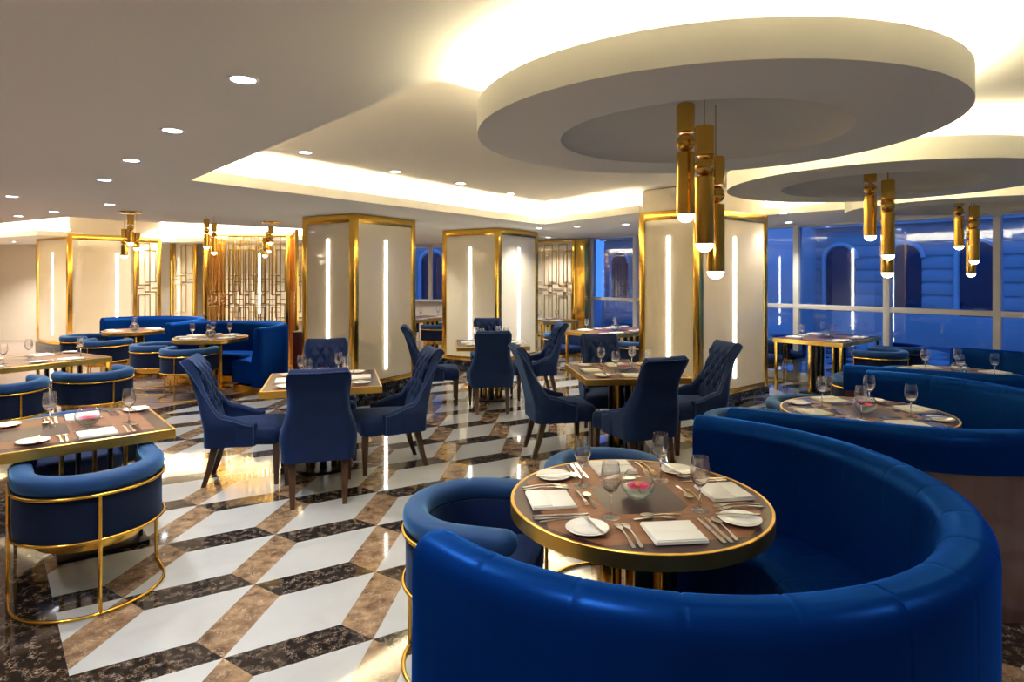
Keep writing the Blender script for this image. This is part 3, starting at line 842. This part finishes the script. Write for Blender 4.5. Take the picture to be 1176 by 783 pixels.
def spoon_build(lab, L=1., name='soup_spoon'):
    mb = MB()
    o = [(.006, -.10), (.0075, -.085), (.0035, -.02), (.003, .028), (-.003, .028), (-.0035, -.02), (-.0075, -.085), (-.006, -.10)]
    extr(mb, [(x, y*L) for x, y in o], 0, .0028, .007)
    rs = []
    for i in range(6):
        t = PI/2*i/5; r = cos(t) if i < 5 else .02
        rs.append([(.019*r*cos(a), .060*L+.032*L*r*sin(a), .0105-.010*sin(t)) for a in [2*PI*j/18 for j in range(18)]])
    for i in range(5, -1, -1):
        t = PI/2*i/5; r = (cos(t) if i < 5 else .02)*.92
        rs.append([(.019*r*cos(a), .060*L+.032*L*r*sin(a), .0110-.0088*sin(t)) for a in [2*PI*j/18 for j in range(18)]])
    mb.rings(rs)
    ob = link(name, mb.mesh(name, 50), M['steel']); return tag(ob, lab, 'spoon')
def glass_build(lab):
    prof = [(0, 0), (.034, .0), (.035, .0015), (.030, .003), (.008, .006), (.0042, .012), (.0036, .05), (.0040, .088), (.010, .094), (.024, .106), (.0345, .128), (.0370, .148), (.0345, .178), (.0305, .206),
            (.0297, .206), (.0335, .178), (.0358, .148), (.0333, .129), (.0230, .1085), (.008, .099), (0, .098)]
    o = link('wine_glass', MB().revolve(prof, 32).mesh('wine_glass', 60), M['glass']); return tag(o, lab, 'wine glass')
def bowl_build(lab):
    prof = [(0, 0), (.034, 0), (.040, .003), (.062, .030), (.069, .055), (.064, .080), (.046, .101), (.0455, .1035), (.0435, .102), (.0615, .079), (.0665, .055), (.060, .031), (.037, .0055), (0, .005)]
    root = thing('glass_bowl', lab, 'bowl')
    part('bowl', MB().revolve(prof, 40), M['glass_thin'], root, angle=60)
    part('water', MB().revolve([(0, .0065), (.036, .0068), (.0585, .032), (.0615, .044), (0, .044)], 36), M['water'], root)
    return root
def flower_build(lab):
    root = thing('gerbera_flower', lab, 'flower')
    mb = MB()
    for ring, (n, L, lift, w) in enumerate(((18, .046, .006, .0075), (14, .033, .011, .0062))):
        for k in range(n):
            a = 2*PI*k/n+ring*.2; d = Vector((cos(a), sin(a), 0)); p = Vector((-sin(a), cos(a), 0))
            z = Vector((0, 0, 1))
            pts = []
            for (t, ww, h) in ((.2, .4, 0), (.5, .95, .35), (.8, 1, .75), (1., .35, .8)):
                pts.append((d*L*t+p*w*ww+z*(lift*h), d*L*t-p*w*ww+z*(lift*h), d*L*t+z*(lift*h+.0015)))
            mb.rings([[tuple(q[0]), tuple(q[2]), tuple(q[1]), tuple((q[0]+q[1])/2-z*.001)] for q in pts])
    part('petals', mb, M['petal'], root)
    part('centre', MB().uvsphere((0, 0, .008), .011, sz=.6, nu=14, nv=8), M['pollen'], root, label='yellow centre')
    part('stem', MB().tube([(0, 0, 0), (.004, .004, -.014), (.014, .006, -.030)], .0025, 7), M['leaf'], root)
    return root
P_nap = Proto(napkin_build); P_plate = Proto(plate_build); P_kn = Proto(knife_build); P_fk = Proto(fork_build); P_sp = Proto(spoon_build)
P_bk = Proto(lambda l: knife_build(l, .78, 'butter_knife')); P_ds = Proto(lambda l: spoon_build(l, .82, 'dessert_spoon')); P_df = Proto(lambda l: fork_build(l, .82, 'dessert_fork'))
P_gl = Proto(glass_build); P_bowl = Proto(bowl_build); P_fl = Proto(flower_build)
TZ = .7500
def place(px, py, face, seat, tname, lvl=2):
    """one place setting; (px,py) on the table edge in front of the diner, face = direction the diner looks"""
    fx, fy = cos(face), sin(face); rx, ry = fy, -fx
    def at(x, y, dz=0.): return (px+rx*x+fx*y, py+ry*x+fy*y, TZ+dz)
    rz = face-PI/2
    j = lambda s=.02: random.uniform(-s, s)
    on = '%s place of the %s' % (seat, tname)
    P_nap(at(j(.008), .155+j(.008)), rz+j(.06), 'folded white napkin, %s' % on, 'folded napkins on the tables')
    P_plate(at(-.285, .225 if 'round' in tname else .16), rz+j(1.), 'white bread plate, %s' % on, 'bread plates on the tables')
    P_gl(at(.188, .345+j(.01)), j(3.), 'clear wine glass, %s' % on, 'wine glasses on the tables')
    if lvl >= 1:
        P_kn(at(.145, .165), rz+j(.03)+PI*0, 'steel dinner knife, %s' % on, 'dinner knives')
        P_fk(at(-.140, .165), rz+j(.03), 'steel dinner fork, %s' % on, 'dinner forks')
        P_bk(at(-.262, .225 if 'round' in tname else .16, .0152), rz+j(.2), 'butter knife on the bread plate, %s' % on, 'butter knives')
    if lvl >= 2:
        P_sp(at(.200, .175), rz+j(.03), 'steel soup spoon, %s' % on, 'soup spoons')
        P_kn(at(.172, .165), rz+j(.03), 'outer steel knife beside the spoon, %s' % on, 'dinner knives')
        P_ds(at(.015, .312), rz+PI/2+j(.04), 'dessert spoon above the napkin, %s' % on, 'dessert spoons')
        P_df(at(-.012, .285), rz-PI/2+j(.04), 'dessert fork above the napkin, %s' % on, 'dessert forks')
        P_fk(at(-.168, .165), rz+j(.03), 'outer steel fork, %s' % on, 'dinner forks')
def centre(x, y, tname, flower=True):
    P_bowl((x, y, TZ), 0, 'round glass bowl in the middle of the %s' % tname, 'glass flower bowls')
    if flower: P_fl((x, y, TZ+.0445), random.uniform(0, 6), 'pink gerbera floating in the bowl on the %s' % tname, 'pink gerberas')
def seats_round(c, r, rot, tname, names, lvl):
    for k, nm in enumerate(names):
        if nm is None: continue
        a = rot+PI/2*k                                      # direction of the seat from the centre
        place(c[0]+r*cos(a), c[1]+r*sin(a), a+PI, nm, tname, lvl)
def seats_rect(c, lx, ly, rot, tname, spots, lvl):
    for (x, y, fa, nm) in spots:
        X = c[0]+x*cos(rot)-y*sin(rot); Y = c[1]+x*sin(rot)+y*cos(rot)
        place(X, Y, rot+fa, nm, tname, lvl)

# --- booths at the right
B = [(.56, 2.40), (2.38, 3.96), (4.15, 5.50)]
TT = [(.51, 2.49), (2.33, 4.05), (4.08, 5.60)]
banquette(B[0], 1.06, R(217), R(217+207), 'large curved blue leather banquette in the foreground around the front round table')
banquette(B[1], 1.06, R(240), R(424), 'curved blue leather banquette at right behind the foreground one, wood clad', tail0=.75, wood=True)
banquette(B[2], 1.06, R(240), R(424), 'farthest curved blue leather banquette at right near the windows', tail0=1.0, wood=True)
TN = ['front round table', 'second round table at right', 'third round table by the windows']
for i in range(3):
    round_table(TT[i], .515, R(7.5), ['brass rimmed round table laid for four in the foreground booth', 'brass rimmed round table laid for four in the middle booth at right', 'round table in the farthest booth at right, mostly hidden'][i], 'round booth tables')
    seats_round(TT[i], .515, R(7.5), TN[i], ['right', 'far', 'left', 'near'], [2, 2, 1][i])
    centre(TT[i][0], TT[i][1], TN[i], i < 2)
def face(c, t): return math.atan2(t[1]-c[1], t[0]-c[0])-PI/2
BG = 'blue barrel chairs'
for (c, t, lab) in (((-.13, 2.65), TT[0], 'blue barrel chair left of the front round table, beside the banquette end'), ((.50, 3.17), TT[0], 'blue barrel chair at the far side of the front round table'),
                    ((1.66, 4.22), TT[1], 'blue barrel chair at the left of the second round table'), ((2.32, 4.74), TT[1], 'dark blue barrel chair behind the second round table at right'),
                    ((3.45, 5.90), TT[2], 'blue barrel chair left of the third round table'), ((4.15, 6.30), TT[2], 'blue barrel chair behind the third round table')):
    barrel((c[0], c[1], 0), face(c, t), lab, BG)

# --- tufted chair groups
TG = 'tufted dining chairs'
def group(c, size, rot, tname, tlabel, chairs, names, lvl):
    rect_table(c, size, size, rot, tlabel, 'square tables')
    h = size/2
    seats_rect(c, size, size, rot, tname, [(0, -h, PI/2, names[0]), (-h, 0, 0, names[1]), (0, h, -PI/2, names[2]), (h, 0, PI, names[3])], lvl)
    centre(c[0], c[1], tname, True)
    for (x, y, f, lab) in chairs: tuft((x, y, 0), R(f-90), lab, TG)
group((-1.63, 5.31), .93, R(16), 'left square table', 'small square brass edged table among the tufted chairs left of centre',
    [(-1.465, 4.65, 108, 'navy tufted chair seen from behind at the left square table, nearest the camera'), (-2.18, 5.02, 14.5, 'navy tufted chair at the left side of the left square table'),
     (-1.07, 5.38, 205, 'navy tufted chair at the right side of the left square table'), (-1.80, 5.93, 286, 'navy tufted chair facing us across the left square table')], ('near', 'left', 'far', 'right'), 1)
group((-.28, 8.2), .93, R(6), 'rear square table', 'small square table in front of the farthest column',
    [(-.265, 7.56, 97, 'navy tufted chair seen from behind before the farthest middle column'), (-1.0, 7.98, 8, 'tufted chair left of the rear square table, partly hidden'),
     (.30, 8.36, 192, 'bright blue tufted chair at the right of the rear square table'), (-.33, 8.95, 276, 'tufted chair facing us beyond the rear square table, only its top showing')], ('near', 'left', 'far', 'right'), 1)
group((1.06, 5.82), .95, R(6), 'middle square table', 'square brass edged table with four tufted chairs in the middle of the room',
    [(1.06, 5.24, 113, 'dark navy tufted chair seen from behind at the middle square table'), (.43, 5.79, 12, 'navy tufted chair in profile at the left of the middle square table'),
     (1.72, 5.92, 193, 'dark blue tufted chair at the right of the middle square table before the lit column'), (1.0, 6.40, 275, 'blue tufted chair facing us at the far side of the middle square table')], ('near', 'left', 'far', 'right'), 1)

# --- long tables with barrel chairs
def long_table(c, lx, ly, rot, tname, tlabel, spots, chairs, lvl, legs=False):
    rect_table(c, lx, ly, rot, tlabel, None, legs)
    seats_rect(c, lx, ly, rot, tname, spots, lvl)
    for (x, y, fa, lab) in chairs:
        X = c[0]+x*cos(rot)-y*sin(rot); Y = c[1]+x*sin(rot)+y*cos(rot)
        barrel((X, Y, 0), rot+fa-PI/2, lab, BG)
aV = math.atan2(V.y, V.x); av = math.atan2(v.y, v.x)
h = .435
L1 = (-2.79, 3.48)
long_table(L1, 1.4, .87, aV, 'nearest left table', 'long brass edged table at the left edge of the picture, nearest the camera',
    [(.33, -h, PI/2, 'right near'), (-.34, -h, PI/2, 'left near'), (.33, h, -PI/2, 'right far'), (-.34, h, -PI/2, 'left far')],
    [(.273, -.56, PI/2, 'blue barrel chair with brass rods at lower left, nearest the camera'), (.33, .66, -PI/2, 'blue barrel chair behind the nearest left table')], 2)
centre(L1[0]+.24, L1[1]+.21, 'nearest left table')
h = .48
L2 = (-5.19, 6.43)
long_table(L2, 1.4, .96, av, 'second left table', 'long brass edged table at left behind the nearest one',
    [(.35, -h, PI/2, 'right near'), (-.35, -h, PI/2, 'left near'), (.35, h, -PI/2, 'right far'), (-.35, h, -PI/2, 'left far')],
    [(.39, -.80, PI/2, 'blue barrel chair, right one of two backs at the second left table'), (-.39, -.80, PI/2, 'blue barrel chair, left one of two backs at the second left table')], 1, True)
T4 = (4.58, 8.91); h = .475
long_table(T4, 1.4, .95, aV, 'window table', 'brass edged table standing along the windows behind the booths',
    [(.35, -h, PI/2, 'right near'), (-.35, -h, PI/2, 'left near'), (.35, h, -PI/2, 'right far'), (-.35, h, -PI/2, 'left far')],
    [(.39, -.80, PI/2, 'bright blue barrel chair right of the window table, farther one'), (-.39, -.80, PI/2, 'bright blue barrel chair right of the window table, nearer one'),
     (.39, .80, -PI/2, 'blue barrel chair left of the window table, close to the glass'), (-.39, .80, -PI/2, 'blue barrel chair left of the window table beside the gold column edge')], 1, True)
centre(T4[0], T4[1], 'window table', False)
T5 = (1.68, 10.02)
long_table(T5, 1.4, .95, aV, 'rear window table', 'brass edged table before the narrow rear window left of the lit column',
    [(.35, -h, PI/2, 'right near'), (-.35, -h, PI/2, 'left near'), (.35, h, -PI/2, 'right far'), (-.35, h, -PI/2, 'left far')],
    [(.39, -.80, PI/2, 'blue barrel chair at the near side of the rear window table, behind the column'), (-.39, -.80, PI/2, 'blue barrel chair at the near side of the rear window table, left one'),
     (.39, .80, -PI/2, 'blue barrel chair beyond the rear window table, right one'), (-.39, .80, -PI/2, 'blue barrel chair beyond the rear window table, left one')], 1, True)
centre(T5[0], T5[1], 'rear window table', False)
T8 = (.72, 12.35)
long_table(T8, 1.0, .8, aV, 'screen table', 'small brass legged table in front of the patterned screen',
    [(0, -.4, PI/2, 'near'), (0, .4, -PI/2, 'far')], [], 0, True)
T9 = (-1.95, 13.0)
long_table(T9, 1.4, .9, av, 'far table', 'table seen between the two middle columns below the far windows',
    [(.3, -.45, PI/2, 'right near'), (-.3, -.45, PI/2, 'left near')], [(.39, -.80, PI/2, 'blue barrel chair at the far table between the columns, right one'), (-.39, -.80, PI/2, 'blue barrel chair at the far table between the columns, left one'),
     (.39, .80, -PI/2, 'blue barrel chair beyond the far table between the columns')], 0, True)

# --- round booths at the far left
T7 = (-4.38, 8.93); T6 = (-6.18, 10.05)
banquette(T7, 1.06, R(-28), R(153), 'curved blue banquette at left below the gold screen', top=.92, plinth='brass', seams=False)
banquette(T6, 1.06, R(-20), R(150), 'curved blue banquette at far left beside the broad column', top=.92, plinth='brass', seams=False)
for c, r, nm, lab in ((T7, .50, 'rear round table', 'round brass rimmed table in the left booth below the gold screen'), (T6, .45, 'far left round table', 'round brass rimmed table in the far left booth')):
    round_table(c, r, R(60), lab, 'round booth tables')
    seats_round(c, r, R(60), nm, ['far', 'left', 'near', 'right'] if r > .47 else ['far', None, 'near', None], 1 if r > .47 else 0)
    centre(c[0], c[1], nm, False)
for c, t, lab in (((-5.06, 8.74), T7, 'blue barrel chair at the left of the rear round table'), ((-4.37, 8.27), T7, 'blue barrel chair with its back to us at the rear round table'),
                  ((-6.98, 10.02), T6, 'blue barrel chair at the left of the far left round table'), ((-6.20, 9.32), T6, 'blue barrel chair with its back to us at the far left round table')):
    barrel((c[0], c[1], 0), face(c, t), lab, BG)
cab = thing('service_cabinet', 'dark red wood cabinet between the left booth and the wide column', 'cabinet', (-3.08, 9.30, 0), R(2))
part('body', MB().box((0, 0, .42), (.34, .42, .74), 0, .006), M['mahogany'], cab)
part('top', MB().box((0, 0, .80), (.37, .45, .022), 0, .005), M['wood_dark'], cab)
part('plinth', MB().box((0, 0, .025), (.31, .39, .05)), M['black'], cab)

# ------------------------------------------------------------------ gold screens
def fret(mb, W_, H, z0, bar=.011, t=.012, cols=3, mid=.16):
    """interlocking tall rectangles above and below a row of small squares; in the local xz plane, centred on x"""
    cw = W_/cols
    def rect(x0, x1, a, b):
        for x in (x0, x1): mb.box((x, 0, (a+b)/2), (bar, t, b-a+bar))
        for z in (a, b): mb.box(((x0+x1)/2, 0, z), (x1-x0, t*.98, bar))
    zm = z0+H*.5
    for c in range(cols):
        x0 = -W_/2+cw*c
        rect(x0+cw*.08, x0+cw*.62, zm+mid*.5, z0+H*.97); rect(x0+cw*.38, x0+cw*.92, zm+mid*.9, z0+H*.90)
        rect(x0+cw*.08, x0+cw*.62, z0+H*.10, zm-mid*.9); rect(x0+cw*.38, x0+cw*.92, z0+H*.03, zm-mid*.5)
        rect(x0+cw*.38, x0+cw*.62, zm-mid*.45, zm+mid*.45)
        mb.box((x0+cw*.15, 0, zm), (cw*.3, t, bar)); mb.box((x0+cw*.85, 0, zm), (cw*.3, t, bar))
def screen(p, q, z0, z1, label, cols, backing=None, post=.05, rods=False):
    p, q = Vector(p), Vector(q); d = q-p; L = d.length; c = (p+q)/2
    root = thing('fretwork_screen', label, 'screen', (c.x, c.y, 0), math.atan2(d.y, d.x), None)
    f = MB()
    for x in (-L/2, L/2): f.box((x, 0, (z1)/2 if backing is None else (z0+z1)/2), (post, post, z1 if backing is None else z1-z0), 0, .003)
    for z in (z0+.02, z1-.02): f.box((0, 0, z), (L-post, post*.8, .04), 0, .003)
    part('frame', f, M['brass'], root)
    m = MB()
    if rods:
        n = int(L/.12)
        for i in range(1, n):
            x = -L/2+L*i/n
            m.box((x, .0, (z0+z1)/2), (.012, .014, z1-z0-.08))
        zm = (z0+z1)/2
        for z in (zm-.10, zm+.10): m.box((0, 0, z), (L-post, .010, .010))
        fret(m, L-post, z1-z0-.1, z0+.05, cols=cols, bar=.013, t=.03)
    else:
        fret(m, L-post, z1-z0-.08, z0+.04, cols=cols, bar=.014)
    part('fretwork', m, M['brass'] if rods else M['brass_dark'], root)
    if backing: part('backing_panel', MB().box((0, .03, (z0+z1)/2), (L-post, .02, z1-z0-.04)), backing, root)
    return root
screen((-5.45, 10.95), (-4.02, 11.0), .06, 2.375, 'tall gold fretwork screen behind the left booth', 5, None, .05, True)
screen((-3.96, 10.97), (-3.42, 9.75), .06, 2.375, 'gold fretwork screen wing turned towards the wide column', 4, None, .05, True)
screen((-5.9, 12.6), (-5.50, 11.05), .06, 2.375, 'gold fretwork screen wing running back behind the left booths', 4, None, .05, True)
screen((-8.42, 15.2), (-7.84, 15.2), .5, 2.62, 'cream panel with gold fretwork right of the broad left column', 1, M['panel'], .07)
screen((-7.6, 15.2), (-5.0, 15.2), .5, 2.62, 'wide cream wall panel with gold fretwork behind the gold screen', 5, M['panel'], .07)
o = thing('wall_light', 'vertical white light strip seen through the gold screen', 'wall light', (-6.22, 15.13, 0))
part('lens', MB().box((0, 0, 1.45), (.06, .02, 1.5), 0, .004), M['strip'], o)
part('housing', MB().box((0, .018, 1.45), (.08, .018, 1.54), 0, .003), M['brass'], o)
screen((.35, 13.62), (1.32, 13.05), .3, 2.41, 'cream panel with gold fretwork beside the narrow rear window', 3, M['panel'], .07)
o = thing('gold_post', 'broad polished gold post between the fretwork panel and the rear window', 'post', (1.46, 12.83, 0), AW)
part('shaft', MB().box((0, 0, 1.2), (.26, .12, 2.4), 0, .005), M['brass'], o)
part('foot', MB().box((0, 0, .03), (.29, .15, .06), 0, .004), M['black'], o)

b_ = math.hypot(1.1, 1.5)
part('gold_mullion', MB().box((b_*.70, .0, 1.35), (.075, .03, 2.26), 0, .004), M['brass'], cl)
m = MB(); fret(m, b_*.30-.12, 2.15, .28, cols=1, bar=.014)
for vtx in m.bm.verts: vtx.co.x += b_*.85-.02; vtx.co.y += .004
part('fretwork', m, M['brass_dark'], cl)
# ------------------------------------------------------------------ outside: street and the facade opposite
struct('street_ground', MB().box((12.5, 22, -.30), (70, 50, .2)), M['asphalt']).location = (0, 0, 0)
bpy.data.objects['street_ground'].location = tuple(V*14)+(-.2,)
def facade(s0, s1, off, label):
    o = W((s0+s1)/2, off)
    root = thing('stone_building', label, 'building', (o[0], o[1], -.5), AW)
    Lx = s1-s0
    # local: x along the window line, -y... the room lies at -y after rotation; build the front at y=0
    sgn = -1
    nb = max(2, int(Lx/1.7)); bw = Lx/nb
    part('wall', MB().box((0, 2.0, 5.5), (Lx, 3.6, 11)), M['stone'], root)
    c = MB()
    for z, h, dd in ((.5, 1.0, .18), (3.75, .18, .30), (4.0, .4, .16), (6.6, .25, .3), (10.9, .4, .4)): c.box((0, .2-dd/2, z), (Lx, dd+.02, h), 0, .02)
    for k in range(6): c.box((0, .185, 1.35+.38*k), (Lx, .05, .30), 0, .015)
    part('cornice', c, M['stone'], root)
    for i in range(nb):
        x = -Lx/2+bw*(i+.5)
        if i % 5 != 4:
            P = [(-.45, .9), (.45, .9), (.45, 2.6)]+[(.45*cos(t), 2.6+.45*sin(t)) for t in [PI*j/12 for j in range(1, 12)]]+[(-.45, 2.6)]
            m_ = MB(); m_.rings([[(x+px, yy, pz) for px, pz in P] for yy in (.14, .26)])
            wn = part('arched_window', m_, M['recess'], root)
            fr = MB(); fr.tube([(x+px*1.1, .13, .9+(pz-.9)*1.04) for px, pz in P[2:]+P[:1]], .07, 6)
            part('surround', fr, M['stone_light'], wn)
        else:
            part('pavilion', MB().box((x, -.35, 3.3), (bw*1.15, 1.2, 6.6), 0, .03), M['stone_light'], root)
        w3 = part('upper_window', MB().box((x, .19, 5.3), (.8, .08, 1.7)), M['recess'], root)
        part('balustrade', MB().box((x, .05, 4.35), (1.1, .25, .12), 0, .02), M['stone_light'], w3)
    return root
b0 = facade(-13, 14, 11.0, 'pale stone building with arched windows across the street')
dup(b0, (-12.2, 24.5, -.5), 0, 'pale stone building outside the far window between the middle columns')

# ------------------------------------------------------------------ light, world, camera
w = bpy.data.worlds.new('dusk'); sc.world = w; w.use_nodes = True
bg = w.node_tree.nodes['Background']; bg.inputs[0].default_value = (.075, .19, .46, 1); bg.inputs[1].default_value = 1.5

cam = bpy.data.cameras.new('camera'); co = bpy.data.objects.new('camera', cam); COL.objects.link(co)
co.location = (0, 0, 1.65); co.rotation_euler = (PI/2, 0, 0)
cam.sensor_width = 36; cam.lens = 36*705/1176; cam.shift_x = 0; cam.shift_y = -75.5/1176
cam.clip_start = .05; cam.clip_end = 200
sc.camera = co
sc.view_settings.view_transform = 'Standard'; sc.view_settings.look = 'None'
sc.view_settings.gamma = 1; sc.view_settings.use_curve_mapping = False; sc.view_settings.exposure = 1.5
cy = sc.cycles
cy.use_denoising = True
try: cy.denoiser = 'OPENIMAGEDENOISE'
except Exception: pass
cy.max_bounces = 16; cy.diffuse_bounces = 4; cy.glossy_bounces = 6; cy.transparent_max_bounces = 16; cy.transmission_bounces = 14
cy.sample_clamp_indirect = 6; cy.sample_clamp_direct = 0; cy.caustics_reflective = False; cy.caustics_refractive = False
